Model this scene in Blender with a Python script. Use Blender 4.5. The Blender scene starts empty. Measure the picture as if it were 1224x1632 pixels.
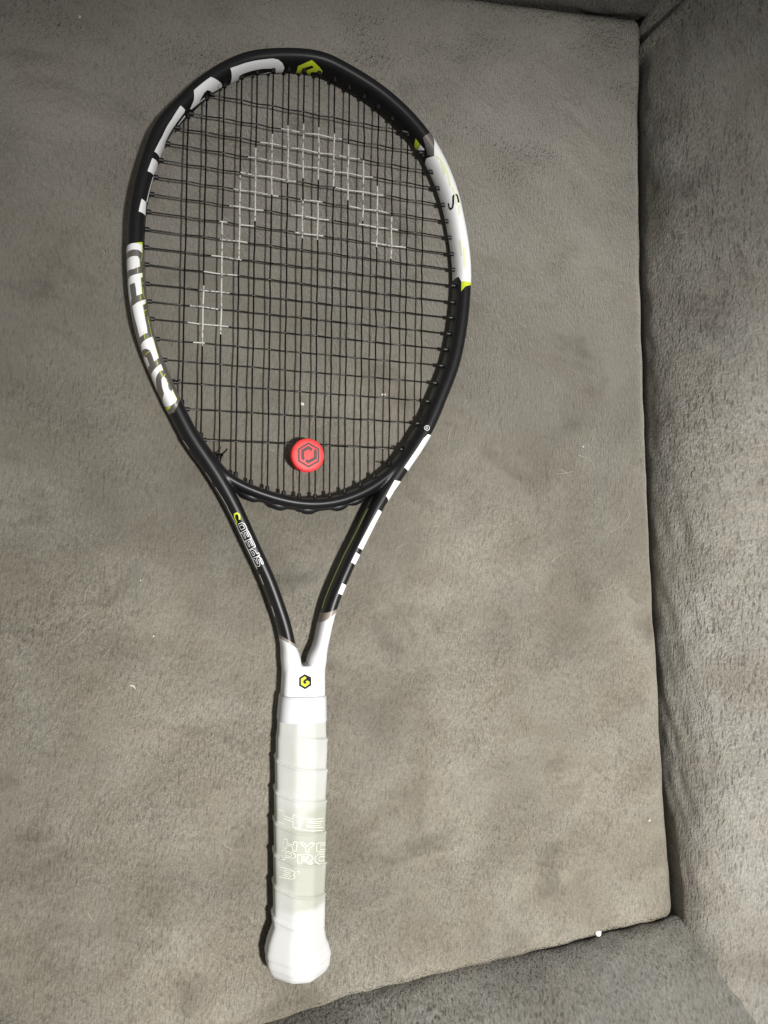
import bpy, bmesh, math, random
import numpy as np
from mathutils import Vector, Matrix
from mathutils.bvhtree import BVHTree
from mathutils.geometry import tessellate_polygon

random.seed(7)
SC = bpy.context.scene
COL = SC.collection

# ---- camera: a phone held about 57 cm above the seat, turned towards the backrest ----
cam_data = bpy.data.cameras.new('camera')
cam_data.sensor_fit = 'VERTICAL'
cam_data.sensor_height = 36.0
cam_data.lens = 36.0 * 1233.0 / 1632.0
cam_data.clip_start = 0.02
cam_data.clip_end = 20
camera = bpy.data.objects.new('camera', cam_data)
COL.objects.link(camera)
_f = Vector((math.tan(math.radians(18.5)), -math.tan(math.radians(-2.5)), -1)).normalized()
_x = _f.cross(Vector((0, 1, 0))).normalized()
_y = _x.cross(_f)
_m = Matrix((_x, _y, -_f)).transposed().to_4x4()
_m.translation = (0, 0, 0.5633 + 0.0125)
camera.matrix_world = _m
SC.camera = camera

# ---- light: one ceiling lamp up to the right, and the pale room around ----
world = bpy.data.worlds.new('World')
SC.world = world
world.use_nodes = True
bg = world.node_tree.nodes['Background']
bg.inputs['Color'].default_value = (1.0, 0.985, 0.96, 1)
bg.inputs['Strength'].default_value = 0.22

lamp = bpy.data.lights.new('ceiling_lamp', 'SPOT')
lamp.energy = 132.0
lamp.color = (1.0, 0.985, 0.955)
lamp.shadow_soft_size = 0.045
lamp.spot_size = math.radians(80)
lamp.spot_blend = 1.0
lamp_ob = bpy.data.objects.new('ceiling_lamp', lamp)
COL.objects.link(lamp_ob)
lamp_ob.location = (0.26, -0.16, 1.26)
lamp_ob.rotation_euler = (Vector((0.36, -0.34, 0)) - lamp_ob.location).to_track_quat('-Z', 'Y').to_euler()

SC.view_settings.view_transform = 'Standard'
SC.view_settings.look = 'None'
SC.view_settings.exposure = 0.0
SC.view_settings.gamma = 1.0

# ---- shared geometry (metres; x = across the sofa, y = along the racket, z = up) ----
ZM = 0.0125          # height of the racket's middle plane above the seat
HC = 0.5633          # camera height above that plane


def unit(v):
    return v / np.linalg.norm(v, axis=-1, keepdims=True)


def lerp_table(t, tab):
    tab = np.asarray(tab, float)
    return np.stack([np.interp(t, tab[:, 0], tab[:, k]) for k in range(1, tab.shape[1])], -1)


class Hoop:
    """the frame tube: one path from the left shaft round the head to the right shaft"""

    def __init__(self, path):
        self.p = np.asarray(path, float)
        d = np.r_[0, np.cumsum(np.hypot(*np.diff(self.p, axis=0).T))]
        self.s = d
        self.len = d[-1]
        t = unit(np.gradient(self.p, axis=0))
        self.n = np.stack([-t[:, 1], t[:, 0]], -1)      # outward (path runs clockwise)
        self.cum = d

    def half(self, s):
        e = np.minimum(s, self.len - s)
        k = np.clip((e - 0.10) / 0.10, 0, 1)
        k = k * k * (3 - 2 * k)
        f = np.clip((0.040 - e) / 0.014, 0, 1)
        f = f * f * (3 - 2 * f)
        return 0.0051 + 0.0009 * k + 0.0019 * f, 0.0110 + 0.0005 * k + 0.0004 * f

    def at(self, s, ph, off=0.0):
        """point at arc length s and section angle ph (0 outward, 90 top, 180 inward)"""
        s = np.asarray(s, float)
        ph = np.radians(np.asarray(ph, float))
        a, b = self.half(s)
        c, q = np.cos(ph), np.sin(ph)
        e = 2 / 2.35
        X = a * np.sign(c) * np.abs(c) ** e
        Z = b * np.sign(q) * np.abs(q) ** e
        gx, gz = X / a ** 2, Z / b ** 2
        gl = np.sqrt(gx ** 2 + gz ** 2)
        X = X + off * gx / gl
        Z = Z + off * gz / gl
        cx = np.interp(s, self.s, self.p[:, 0])
        cy = np.interp(s, self.s, self.p[:, 1])
        nx = np.interp(s, self.s, self.n[:, 0])
        ny = np.interp(s, self.s, self.n[:, 1])
        nn = np.sqrt(nx ** 2 + ny ** 2)
        return np.stack([cx + nx / nn * X, cy + ny / nn * X, ZM + Z], -1)


class Grip:
    """the octagonal handle: table rows (t along the axis, x, y, half width, half height)"""

    def __init__(self, tab):
        self.tab = np.asarray(tab, float)
        self.len = self.tab[-1, 0]
        a = self.tab[0, 1:3]
        b = self.tab[-1, 1:3]
        d = unit(b - a)
        self.side = np.array([-d[1], d[0]])             # towards +x

    def radial(self, th):
        th = np.radians(np.asarray(th, float))
        # rounded octagon through a p-norm over its four face pairs
        ang = np.radians([0, 45, 90, 135])
        w = np.array([1.0, 0.955, 1.0, 0.955])
        acc = 0
        for k in range(4):
            acc = acc + np.abs(np.cos(th - ang[k]) / w[k]) ** 22
        return acc ** (-1 / 22)

    def wrap(self, t, th):
        """overgrip: each turn overlaps the last, with a soft lip"""
        ph = (t - 0.0145) / 0.0222 + (np.asarray(th, float) - 90) / 360.0
        f = ph - np.floor(ph)
        lip = np.exp(-(np.minimum(f, 1 - f) / 0.05) ** 2)
        k = np.clip((t - 0.013) / 0.004, 0, 1) * np.clip((0.151 - t) / 0.004, 0, 1)
        return (0.00085 * lip + 0.0009 * (1 - f)) * k - 0.0016 * np.clip((0.0045 - t) / 0.003, 0, 1)

    def at(self, t, th, off=0.0):
        t = np.asarray(t, float)
        th = np.asarray(th, float)
        v = lerp_table(t, self.tab)
        r = self.radial(th)
        c, q = np.cos(np.radians(th)), np.sin(np.radians(th))
        o = off + self.wrap(t, th)
        X = (v[..., 2] * r + o) * c
        Z = (v[..., 3] * r + o) * q
        return np.stack([v[..., 0] + self.side[0] * X, v[..., 1] + self.side[1] * X, ZM + Z], -1)

# ---- outlines and marks of this racket and sofa, unprojected from image pixels (metres) ----
PATH = [[0.11911,-0.11112],[0.11864,-0.10729],[0.11819,-0.10348],[0.1178,-0.09966],[0.11747,-0.09579],[0.11716,-0.09184],[0.11678,-0.08778]
    ,[0.11624,-0.08368],[0.11549,-0.07964],[0.11463,-0.07571],[0.1138,-0.07186],[0.11301,-0.06799],[0.11215,-0.06408],[0.11115,-0.06016]
    ,[0.11001,-0.05627],[0.10877,-0.05244],[0.10748,-0.04867],[0.10618,-0.04492],[0.10485,-0.04119],[0.10351,-0.03746],[0.10212,-0.03372],[0.10068,-0.03]
    ,[0.09916,-0.02629],[0.09758,-0.02261],[0.09593,-0.01896],[0.09424,-0.01537],[0.09253,-0.0118],[0.09082,-0.00827],[0.08912,-0.00475]
    ,[0.08744,-0.00123],[0.08578,0.0023],[0.08413,0.00584],[0.08248,0.00939],[0.08083,0.01296],[0.07915,0.01653],[0.07744,0.02011],[0.07568,0.02368]
    ,[0.07388,0.02724],[0.07203,0.03078],[0.07013,0.03429],[0.06818,0.03778],[0.06619,0.04125],[0.06414,0.04469],[0.06204,0.04811],[0.05989,0.05148]
    ,[0.05769,0.05482],[0.05547,0.05812],[0.05322,0.06137],[0.05099,0.06459],[0.04878,0.06778],[0.04664,0.07094],[0.04458,0.07411],[0.04262,0.07731]
    ,[0.04075,0.08058],[0.03895,0.08391],[0.03718,0.08731],[0.03542,0.09076],[0.03366,0.09423],[0.03191,0.09771],[0.03017,0.10118],[0.02846,0.10465]
    ,[0.0268,0.10812],[0.02518,0.11161],[0.0236,0.11512],[0.02205,0.11866],[0.02053,0.12221],[0.01904,0.12576],[0.01759,0.12932],[0.0162,0.13288]
    ,[0.01488,0.13644],[0.01364,0.14002],[0.01247,0.14361],[0.0114,0.14722],[0.01041,0.15084],[0.00953,0.15448],[0.00874,0.15815],[0.00805,0.16185]
    ,[0.00745,0.16558],[0.00692,0.16934],[0.00646,0.17312],[0.00606,0.17693],[0.0057,0.18074],[0.0054,0.18457],[0.00514,0.18841],[0.00493,0.19225]
    ,[0.00475,0.1961],[0.00462,0.19995],[0.00453,0.2038],[0.00448,0.20765],[0.00447,0.2115],[0.00451,0.21535],[0.00458,0.21919],[0.0047,0.22302]
    ,[0.00489,0.22682],[0.00514,0.23061],[0.00547,0.23438],[0.00589,0.23814],[0.0064,0.24188],[0.00698,0.24562],[0.00765,0.24936],[0.00839,0.2531]
    ,[0.00918,0.25685],[0.01003,0.2606],[0.01091,0.26434],[0.01184,0.26806],[0.01282,0.27177],[0.01384,0.27545],[0.01492,0.2791],[0.01604,0.28268]
    ,[0.01725,0.28616],[0.01857,0.28953],[0.02003,0.29278],[0.02167,0.29592],[0.02348,0.29898],[0.02547,0.30197],[0.02763,0.30492],[0.02992,0.30787]
    ,[0.03232,0.31085],[0.03477,0.31386],[0.03723,0.3169],[0.03966,0.31993],[0.04209,0.32291],[0.04452,0.32582],[0.04698,0.32862],[0.04951,0.33134]
    ,[0.05211,0.33397],[0.05479,0.33654],[0.05754,0.33903],[0.06036,0.34146],[0.06324,0.34382],[0.06617,0.3461],[0.06913,0.34828],[0.07212,0.35036]
    ,[0.07514,0.35229],[0.07819,0.35406],[0.08129,0.35567],[0.08448,0.35712],[0.08776,0.35843],[0.09114,0.35963],[0.09461,0.36074],[0.09815,0.36177]
    ,[0.10174,0.36272],[0.10536,0.3636],[0.10899,0.36441],[0.11264,0.36515],[0.11629,0.36581],[0.11991,0.36637],[0.1235,0.36683],[0.12703,0.36716]
    ,[0.13047,0.36735],[0.13544,0.36728],[0.13864,0.36697],[0.14183,0.36643],[0.14508,0.36567],[0.14842,0.3647],[0.15187,0.36359],[0.15538,0.36239]
    ,[0.15893,0.36112],[0.16246,0.35979],[0.16597,0.35843],[0.16945,0.35701],[0.17288,0.35555],[0.17626,0.35403],[0.17956,0.35246],[0.1828,0.35081]
    ,[0.18597,0.34907],[0.1891,0.34723],[0.19219,0.34529],[0.19526,0.34327],[0.19829,0.34119],[0.20126,0.33905],[0.20414,0.33685],[0.20694,0.33457]
    ,[0.20967,0.33219],[0.21235,0.32974],[0.21497,0.32722],[0.2175,0.32466],[0.2199,0.32207],[0.22215,0.31941],[0.22429,0.31664],[0.22634,0.31375]
    ,[0.22832,0.31072],[0.23027,0.30761],[0.23216,0.30444],[0.23397,0.30125],[0.23568,0.29802],[0.2373,0.29475],[0.23882,0.29142],[0.24027,0.28804]
    ,[0.24163,0.28464],[0.2429,0.28122],[0.24406,0.27777],[0.24511,0.27427],[0.24607,0.2707],[0.24696,0.26706],[0.2478,0.26336],[0.24862,0.25962]
    ,[0.24941,0.25586],[0.25017,0.2521],[0.2509,0.24835],[0.25157,0.24461],[0.25219,0.24088],[0.25273,0.23716],[0.25321,0.23343],[0.2536,0.22971]
    ,[0.25392,0.22599],[0.25416,0.22227],[0.25431,0.21855],[0.25437,0.21482],[0.25435,0.21108],[0.25424,0.20733],[0.25406,0.20355],[0.25382,0.19975]
    ,[0.25353,0.19594],[0.25321,0.19212],[0.25285,0.18831],[0.25245,0.18451],[0.252,0.18072],[0.25149,0.17694],[0.25093,0.17316],[0.25033,0.16939]
    ,[0.24969,0.16563],[0.24899,0.1619],[0.24822,0.1582],[0.24739,0.15452],[0.2465,0.15085],[0.24553,0.14722],[0.2445,0.14363],[0.24337,0.14008]
    ,[0.24215,0.13656],[0.24082,0.13305],[0.2394,0.12953],[0.23791,0.12599],[0.23639,0.12242],[0.23486,0.11883],[0.23332,0.11523],[0.23179,0.11164]
    ,[0.23026,0.10806],[0.22873,0.10453],[0.22717,0.10106],[0.22556,0.09765],[0.22387,0.0943],[0.2221,0.091],[0.22024,0.08772],[0.2183,0.08446]
    ,[0.2163,0.08122],[0.21425,0.07799],[0.21215,0.07478],[0.21001,0.07159],[0.20782,0.0684],[0.2056,0.0652],[0.20336,0.062],[0.20112,0.05878]
    ,[0.19888,0.05554],[0.19664,0.0523],[0.19442,0.04904],[0.1922,0.04576],[0.19,0.04246],[0.18781,0.03912],[0.18566,0.03574],[0.18355,0.03231]
    ,[0.18151,0.02883],[0.17955,0.02531],[0.17766,0.02178],[0.17582,0.01825],[0.17402,0.01473],[0.17224,0.01122],[0.17047,0.00773],[0.16869,0.00424]
    ,[0.16691,0.00075],[0.16512,-0.00276],[0.16334,-0.00627],[0.16157,-0.00982],[0.15983,-0.01338],[0.15812,-0.01696],[0.15645,-0.02055],[0.1548,-0.02416]
    ,[0.15317,-0.02777],[0.15156,-0.03142],[0.14998,-0.03511],[0.14846,-0.03885],[0.14702,-0.04265],[0.14569,-0.0465],[0.14448,-0.0504],[0.14339,-0.05431]
    ,[0.14239,-0.05822],[0.14147,-0.06211],[0.14061,-0.06597],[0.13979,-0.06976],[0.13892,-0.07349],[0.13793,-0.07722],[0.13685,-0.08104]
    ,[0.13583,-0.08501],[0.13502,-0.08909],[0.13439,-0.09317],[0.13385,-0.09717],[0.13334,-0.1011],[0.13283,-0.10499],[0.1323,-0.10886]
    ,[0.13178,-0.11273]]
BRIDGE = [[0.04262,0.07731],[0.04878,0.06778],[0.05322,0.06137],[0.06477,0.04961],[0.07556,0.04309],[0.08828,0.03791],[0.10024,0.03402],[0.11235,0.03101]
    ,[0.12746,0.02926],[0.14282,0.03012],[0.15647,0.03343],[0.16934,0.03869],[0.18239,0.04619],[0.19359,0.0557],[0.2056,0.0652],[0.21215,0.07478]
    ,[0.22024,0.08772]]
THROAT = [[0.0,0.12568,-0.08865,0.01179,0.0092],[0.00323,0.12586,-0.09187,0.01521,0.01186],[0.01193,0.12567,-0.10057,0.01544,0.01204]
    ,[0.02062,0.12548,-0.10925,0.01566,0.01222],[0.0261,0.1255,-0.11474,0.01566,0.01221]]
COLLAR = [[0.0,0.12549,-0.10994,0.0159,0.01399],[0.00069,0.12536,-0.11062,0.01665,0.01465],[0.00297,0.12526,-0.1129,0.0169,0.01488]
    ,[0.01574,0.12476,-0.12565,0.01755,0.01544],[0.01847,0.12478,-0.12839,0.01764,0.01552]]
GRIP = [[0.0,0.12482,-0.12383,0.01734,0.0156],[0.02912,0.1245,-0.15294,0.01816,0.01634],[0.07431,0.1237,-0.19813,0.01806,0.01625]
    ,[0.11925,0.12349,-0.24307,0.01809,0.01629],[0.13712,0.12327,-0.26093,0.01811,0.0163],[0.1496,0.12313,-0.27341,0.01851,0.01666]
    ,[0.15313,0.12276,-0.27692,0.01904,0.01714]]
BUTT = [[0.0,0.12322,-0.2712,0.01793,0.01613],[0.00575,0.12278,-0.27693,0.01897,0.01708],[0.01192,0.12212,-0.28306,0.0202,0.01818]
    ,[0.01643,0.12243,-0.28756,0.02178,0.0196],[0.02092,0.12267,-0.29204,0.023,0.0207],[0.02625,0.12265,-0.29737,0.02324,0.02091]
    ,[0.03112,0.12254,-0.30224,0.0226,0.02034],[0.03463,0.12229,-0.30575,0.02096,0.01886],[0.0377,0.12167,-0.30875,0.01826,0.01643]
    ,[0.03997,0.12068,-0.3108,0.01403,0.01263],[0.04237,0.11876,-0.31223,0.0056,0.00504]]
MAIN = [((0.0393,0.31126),(0.03713,0.09867)),((0.05225,0.32763),(0.0504,0.07709)),((0.06488,0.33851),(0.06333,0.06269)),((0.0775,0.34666),(0.07527,0.05128))
    ,((0.08889,0.35177),(0.08622,0.04454)),((0.10091,0.35537),(0.09836,0.03905)),((0.11282,0.35774),(0.11045,0.0356)),((0.12451,0.35904),(0.12208,0.0335))
    ,((0.13635,0.35873),(0.13413,0.03373)),((0.14859,0.35798),(0.14523,0.03488)),((0.16014,0.3557),(0.15676,0.03771)),((0.17239,0.3508),(0.16908,0.04361))
    ,((0.18397,0.34594),(0.18036,0.05)),((0.19578,0.33872),(0.19236,0.06003)),((0.20841,0.3268),(0.20531,0.07416)),((0.22118,0.31138),(0.2189,0.09512))]
CROSS = [((0.05278,0.32796),(0.20471,0.32616)),((0.0393,0.31126),(0.22064,0.31155)),((0.03197,0.29914),(0.22841,0.29721)),((0.02558,0.28628)
    ,(0.23406,0.28476)),((0.02055,0.27356),(0.23891,0.27179)),((0.01641,0.26061),(0.24246,0.25881)),((0.01357,0.24794),(0.24509,0.24584))
    ,((0.01118,0.23495),(0.24641,0.23269)),((0.01006,0.22218),(0.24779,0.22007)),((0.0098,0.2091),(0.24839,0.20712)),((0.00995,0.197),(0.24735,0.1936))
    ,((0.01054,0.18318),(0.24621,0.18093)),((0.01238,0.17085),(0.24398,0.1678)),((0.01464,0.15855),(0.24175,0.15497)),((0.0182,0.14457),(0.23846,0.1416))
    ,((0.02262,0.13017),(0.23378,0.12741)),((0.03007,0.11459),(0.22791,0.11235)),((0.03781,0.09592),(0.21858,0.09446)),((0.05131,0.07442)
    ,(0.20495,0.07366))]
WHITE_MAIN = {1: [(0.5663,0.741)],2: [(0.3741,0.6775)],3: [(0.2551,0.471)],4: [(0.1898,0.3686)],5: [(0.1553,0.3026)],6: [(0.1329,0.2708)],7: [(0.1262,0.2547)
    ,(0.3091,0.3968)],8: [(0.126,0.2537)
    ,(0.3054,0.3948)],9: [(0.1356,0.264)],10: [(0.1493,0.288)],11: [(0.1719,0.329)],12: [(0.2272,0.3903)],13: [(0.2968,0.4151)]}
WHITE_CROSS = {1: [(0.3736,0.6345)],2: [(0.3035,0.6949)],3: [(0.2736,0.7369)],4: [(0.2583,0.4496),(0.589,0.7667)],5: [(0.2461,0.3939),(0.4677,0.5419)
    ,(0.6351,0.7841)],6: [(0.2412,0.3485),(0.4371,0.5681),(0.6666,0.8048)],7: [(0.2173,0.2403),(0.2828,0.3219),(0.4539,0.5465)
    ,(0.7079,0.829)],8: [(0.222,0.3043)],9: [(0.1965,0.2874)],10: [(0.1749,0.2751)],11: [(0.1574,0.252)],12: [(0.1281,0.214)],13: [(0.1135,0.2404)],14: [(0.1194,0.1553)]}
HEX = [[0.12421,-0.09375],[0.12887,-0.09621],[0.12901,-0.10195],[0.12437,-0.10454],[0.12008,-0.10176],[0.12016,-0.09606]]
GEE = [[0.12422,-0.09518],[0.12547,-0.09657],[0.12299,-0.09831],[0.123,-0.09984],[0.12436,-0.10073],[0.12571,-0.10011],[0.12469,-0.09917],[0.1257,-0.09824]
    ,[0.12752,-0.09911],[0.12764,-0.10088],[0.12436,-0.10289],[0.12142,-0.10107],[0.12129,-0.09678]]
DAMP = (0.12772,0.06585,0.01255)
DAMP_STROKES = [(0.0014,True,[[0.12781,0.07445],[0.13541,0.07048],[0.13544,0.0615],[0.12789,0.05713],[0.12058,0.06126],[0.12055,0.06978]])
    ,(0.0024,False,[[0.13055,0.0696],[0.12783,0.07121],[0.12351,0.06876],[0.12354,0.06344],[0.12462,0.06234]]),(0.0024,False,[[0.13222,0.06967]
    ,[0.133,0.06912],[0.13302,0.0637],[0.12787,0.06075],[0.12586,0.06182]])]
EDGE_R = [[0.44017,0.56988],[0.44353,0.48152],[0.43984,0.38084],[0.43978,0.29368],[0.44038,0.20748],[0.44252,0.09388],[0.44664,-0.01843],[0.45289,-0.15739]
    ,[0.45854,-0.25118],[0.46436,-0.3336],[0.46969,-0.40478]]
EDGE_B = [[0.06052,-0.3646],[0.11021,-0.35584],[0.16784,-0.34791],[0.24001,-0.34178],[0.29512,-0.33888],[0.34154,-0.33643],[0.39022,-0.33282],[0.4283,-0.33026]
    ,[0.46446,-0.32819],[0.49499,-0.32615]]
EDGE_T = [[0.13548,0.44902],[0.29478,0.46406],[0.3498,0.47098],[0.44353,0.48152],[0.48324,0.48549]]
HAIRS = [[[0.24996,0.09559],[0.24828,0.09003],[0.24779,0.08454]],[[0.34644,0.05968],[0.35428,0.06036],[0.3635,0.06248]],[[0.3517,0.06373],[0.3569,0.06044]
    ,[0.36081,0.05779]],[[0.36896,0.07584],[0.3783,0.07501],[0.38358,0.06821],[0.38489,0.06475]],[[0.38248,0.08683],[0.38389,0.09156],[0.38667,0.09754]]
    ,[[0.41724,0.03149],[0.42221,0.0292],[0.41706,0.01971],[0.41148,0.01614],[0.40042,0.01022]],[[0.35746,-0.00597],[0.3483,-0.01049],[0.34179,-0.01498]]
    ,[[0.38887,-0.04072],[0.39701,-0.03856],[0.40386,-0.0352]],[[-0.03773,-0.06999],[-0.03063,-0.06411],[-0.02421,-0.05738]],[[0.00326,-0.12182]
    ,[0.0085,-0.12063],[0.01453,-0.11948]],[[-0.0308,-0.0533],[-0.02651,-0.04956],[-0.02217,-0.04735]],[[-0.01291,-0.0788],[-0.01148,-0.07576]
    ,[-0.00929,-0.07351]],[[0.3772,0.46606],[0.38037,0.457],[0.3857,0.44349]],[[0.42116,0.47335],[0.42387,0.46398],[0.42425,0.45162]],[[0.43011,0.46034]
    ,[0.43668,0.45674],[0.44243,0.4542]],[[0.3093,0.36408],[0.32218,0.36874],[0.33782,0.37038]],[[0.18509,-0.31421],[0.18768,-0.31664],[0.19092,-0.31919]]
    ,[[0.25594,-0.31446],[0.25708,-0.31881],[0.2566,-0.32289]],[[0.01283,0.3825],[0.01427,0.38128],[0.01615,0.38061]],[[0.02447,0.33415],[0.02493,0.33194]
    ,[0.02539,0.32972]],[[0.03284,0.34039],[0.03503,0.34051],[0.03723,0.34047]],[[0.09287,0.3233],[0.09475,0.32754],[0.09664,0.33179],[0.09614,0.33463]]
    ,[[0.17986,0.17122],[0.18194,0.15893],[0.18092,0.14738],[0.17885,0.14623]],[[0.23368,0.01358],[0.23693,0.01461],[0.24074,0.01363]],[[0.20277,-0.00639]
    ,[0.20487,-0.00244],[0.21014,0.00052]],[[0.06974,-0.21607],[0.07289,-0.21868],[0.0765,-0.2218]],[[-0.02068,-0.25145],[-0.01903,-0.25463]
    ,[-0.01657,-0.25836]],[[0.16581,-0.00626],[0.16884,-0.0087]],[[0.25795,-0.07223],[0.25957,-0.07983]]]
CRUMBS = [('small white crumb lying in the crease before the lower armrest',[0.38392,-0.32906],0.003,1.0)
    ,('pale crumb seen through the strings above the red dampener',[0.12686,0.10702],0.0011560000000000001,2.0)
    ,('pale crumb on the seat behind the lower right strings',[0.19239,0.11805],0.00102,2.2)
    ,('white speck on the seat near the upper left corner',[-0.03536,0.37422],0.000884,1.6)
    ,('white speck on the bare seat right of the racket throat',[0.37436,0.08407],0.00068,1.4)
    ,('white speck left of the racket shaft, upper of two',[0.01082,-0.02569],0.000612,1.0)
    ,('white speck left of the racket shaft, lower of two',[0.02023,-0.06554],0.0007480000000000001,1.0)
    ,('curved white paper bit on the seat left of the racket throat',[0.0067,-0.09983],0.0007480000000000001,3.4)
    ,('white speck close to the backrest crease',[0.43653,-0.24057],0.000952,1.4)]
DECALS = [('hoop','white',2,[(0.5015,114.0),(0.5085,120.0),(0.519,124.0),(0.529,126.0),(0.537,126.0),(0.5415,134.0),(0.545,152.0),(0.5475,178.0),(0.5475,208.0)
    ,(0.545,234.0),(0.543,234.0),(0.541,184.0),(0.5375,178.0),(0.53,174.0),(0.522,174.0),(0.514,174.0),(0.511,174.0),(0.509,178.0),(0.5115,228.0)
    ,(0.502,218.0),(0.5015,162.0)]),('hoop','white',2,[(0.5145,204.0),(0.5255,206.0),(0.526,220.0),(0.515,218.0)]),('hoop','white',2,[(0.529,208.0)
    ,(0.5375,196.0),(0.5385,212.0),(0.5295,222.0)]),('hoop','white',2,[(0.4675,94.0),(0.4845,98.0),(0.4915,164.0),(0.4935,188.0),(0.482,180.0)
    ,(0.4805,162.0),(0.4775,144.0),(0.474,144.0),(0.4695,160.0),(0.468,168.0),(0.474,170.0),(0.475,180.0),(0.4595,166.0),(0.458,156.0),(0.4635,132.0)])
    ,('hoop','white',2,[(0.452,102.0),(0.4535,138.0),(0.452,146.0),(0.4405,160.0),(0.4255,170.0),(0.4265,194.0),(0.4145,188.0),(0.412,166.0),(0.411,110.0)
    ,(0.425,124.0),(0.44,118.0)]),('hoop','white',2,[(0.452,162.0),(0.453,174.0),(0.43,196.0),(0.43,196.0)]),('hoop','white',2,[(0.406,110.0)
    ,(0.408,174.0),(0.405,188.0),(0.397,158.0),(0.3955,104.0)]),('hoop','white',2,[(0.375,104.0),(0.3745,144.0),(0.3655,152.0),(0.3655,96.0)])
    ,('hoop','white',2,[(0.3955,154.0),(0.397,168.0),(0.376,154.0),(0.375,142.0)]),('hoop','lime',2,[(0.558,168.0),(0.568,130.0),(0.579,172.0)
    ,(0.5795,192.0),(0.5765,184.0),(0.5715,188.0),(0.57,198.0),(0.572,226.0),(0.5765,216.0),(0.578,228.0),(0.573,228.0),(0.5695,226.0),(0.566,184.0)
    ,(0.5705,170.0),(0.571,164.0),(0.569,158.0),(0.562,180.0),(0.564,226.0),(0.559,226.0)]),('hoop','taupe',1,[(0.2255,-25),(0.2235,60),(0.2285,110)
    ,(0.2335,200),(0.3405,200),(0.3425,100),(0.3425,-25)]),('hoop','white',2,[(0.3425,-2.0),(0.3425,44.0),(0.343,84.0),(0.3445,130.0),(0.337,128.0)
    ,(0.3375,122.0),(0.3385,102.0),(0.3385,74.0),(0.338,44.0),(0.338,-14.0)]),('hoop','white',2,[(0.3335,-4.0),(0.3335,50.0),(0.334,82.0),(0.334,98.0)
    ,(0.3325,108.0),(0.327,108.0),(0.325,76.0),(0.325,44.0),(0.325,-18.0)]),('hoop','white',2,[(0.3195,20.0),(0.3205,50.0),(0.321,76.0),(0.323,124.0)
    ,(0.32,122.0),(0.3195,110.0),(0.308,110.0),(0.307,90.0),(0.3065,80.0),(0.312,80.0),(0.3155,76.0),(0.315,38.0),(0.3055,42.0),(0.3015,22.0),(0.309,-6.0)
    ,(0.317,-8.0)]),('hoop','white',2,[(0.3005,38.0),(0.301,60.0),(0.3045,130.0),(0.3015,126.0),(0.3,104.0),(0.2945,104.0),(0.285,102.0),(0.2805,96.0)
    ,(0.279,42.0),(0.2865,46.0),(0.293,42.0)]),('hoop','white',2,[(0.2745,34.0),(0.2755,56.0),(0.2775,118.0),(0.2745,120.0),(0.262,110.0),(0.2605,80.0)
    ,(0.2655,82.0),(0.2685,80.0),(0.2705,62.0),(0.271,36.0),(0.2705,14.0)]),('hoop','white',2,[(0.267,-30.0),(0.267,22.0),(0.265,42.0),(0.2595,40.0)
    ,(0.2595,22.0),(0.2575,-22.0),(0.2455,12.0),(0.2515,-28.0),(0.2615,-32.0)]),('hoop','white',2,[(0.254,22.0),(0.255,48.0),(0.2575,108.0),(0.253,106.0)
    ,(0.253,88.0),(0.2515,66.0),(0.2495,44.0),(0.245,20.0),(0.2395,-26.0),(0.239,-32.0),(0.2495,-32.0)]),('hoop','white',2,[(0.2475,78.0),(0.249,94.0)
    ,(0.246,102.0),(0.2395,90.0),(0.237,98.0),(0.2385,108.0),(0.231,108.0),(0.2295,94.0),(0.2285,58.0),(0.2295,28.0),(0.2325,-26.0),(0.2355,22.0)
    ,(0.238,54.0),(0.2425,62.0)]),('hoop','lime',3,[(0.343,84.0),(0.345,130.0),(0.343,130.0)]),('hoop','lime',3,[(0.2285,54.0),(0.2275,52.0),(0.227,2.0)
    ,(0.2305,-10.0),(0.2295,28.0)]),('hoop','white',1,[(0.678,62),(0.6805,75),(0.6910000000000001,128),(0.6880000000000001,175),(0.6900000000000001,205)
    ,(0.79,205),(0.79,150),(0.795,130),(0.795,40),(0.794,20),(0.738,20),(0.7330000000000001,50),(0.686,52)]),('hoop','taupe',2,[(0.6745000000000001,58)
    ,(0.678,62),(0.6805,75),(0.6910000000000001,128),(0.687,160),(0.674,128)]),('hoop','lime',3,[(0.67,164.0),(0.676,164.0),(0.6765,204.0)
    ,(0.6735,202.0)]),('hoop','white',2,[(0.6765,164.0),(0.682,158.0),(0.6815,168.0),(0.677,194.0)]),('hoop','lime',2,[(0.795,20),(0.7965,40),(0.797,60)
    ,(0.799,100),(0.803,128),(0.795,130)]),('hoop','white',2,[(0.9235,78.0),(0.92,10.0),(0.9555,16.0),(0.956,90.0),(0.9285,88.0)])
    ,('hoop','white',2,[(0.9685,94.0),(0.964,12.0),(0.9745,48.0),(0.985,12.0),(0.9825,88.0)]),('hoop','white',2,[(0.9945,88.0),(0.994,14.0),(1.019,18.0)
    ,(1.027,20.0),(1.027,96.0)]),('hoop','white',2,[(1.031,94.0),(1.031,18.0),(1.0395,54.0),(1.039,94.0)]),('hoop','white',2,[(1.056,92.0),(1.056,12.0)
    ,(1.064,12.0),(1.064,92.0)])]
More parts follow.
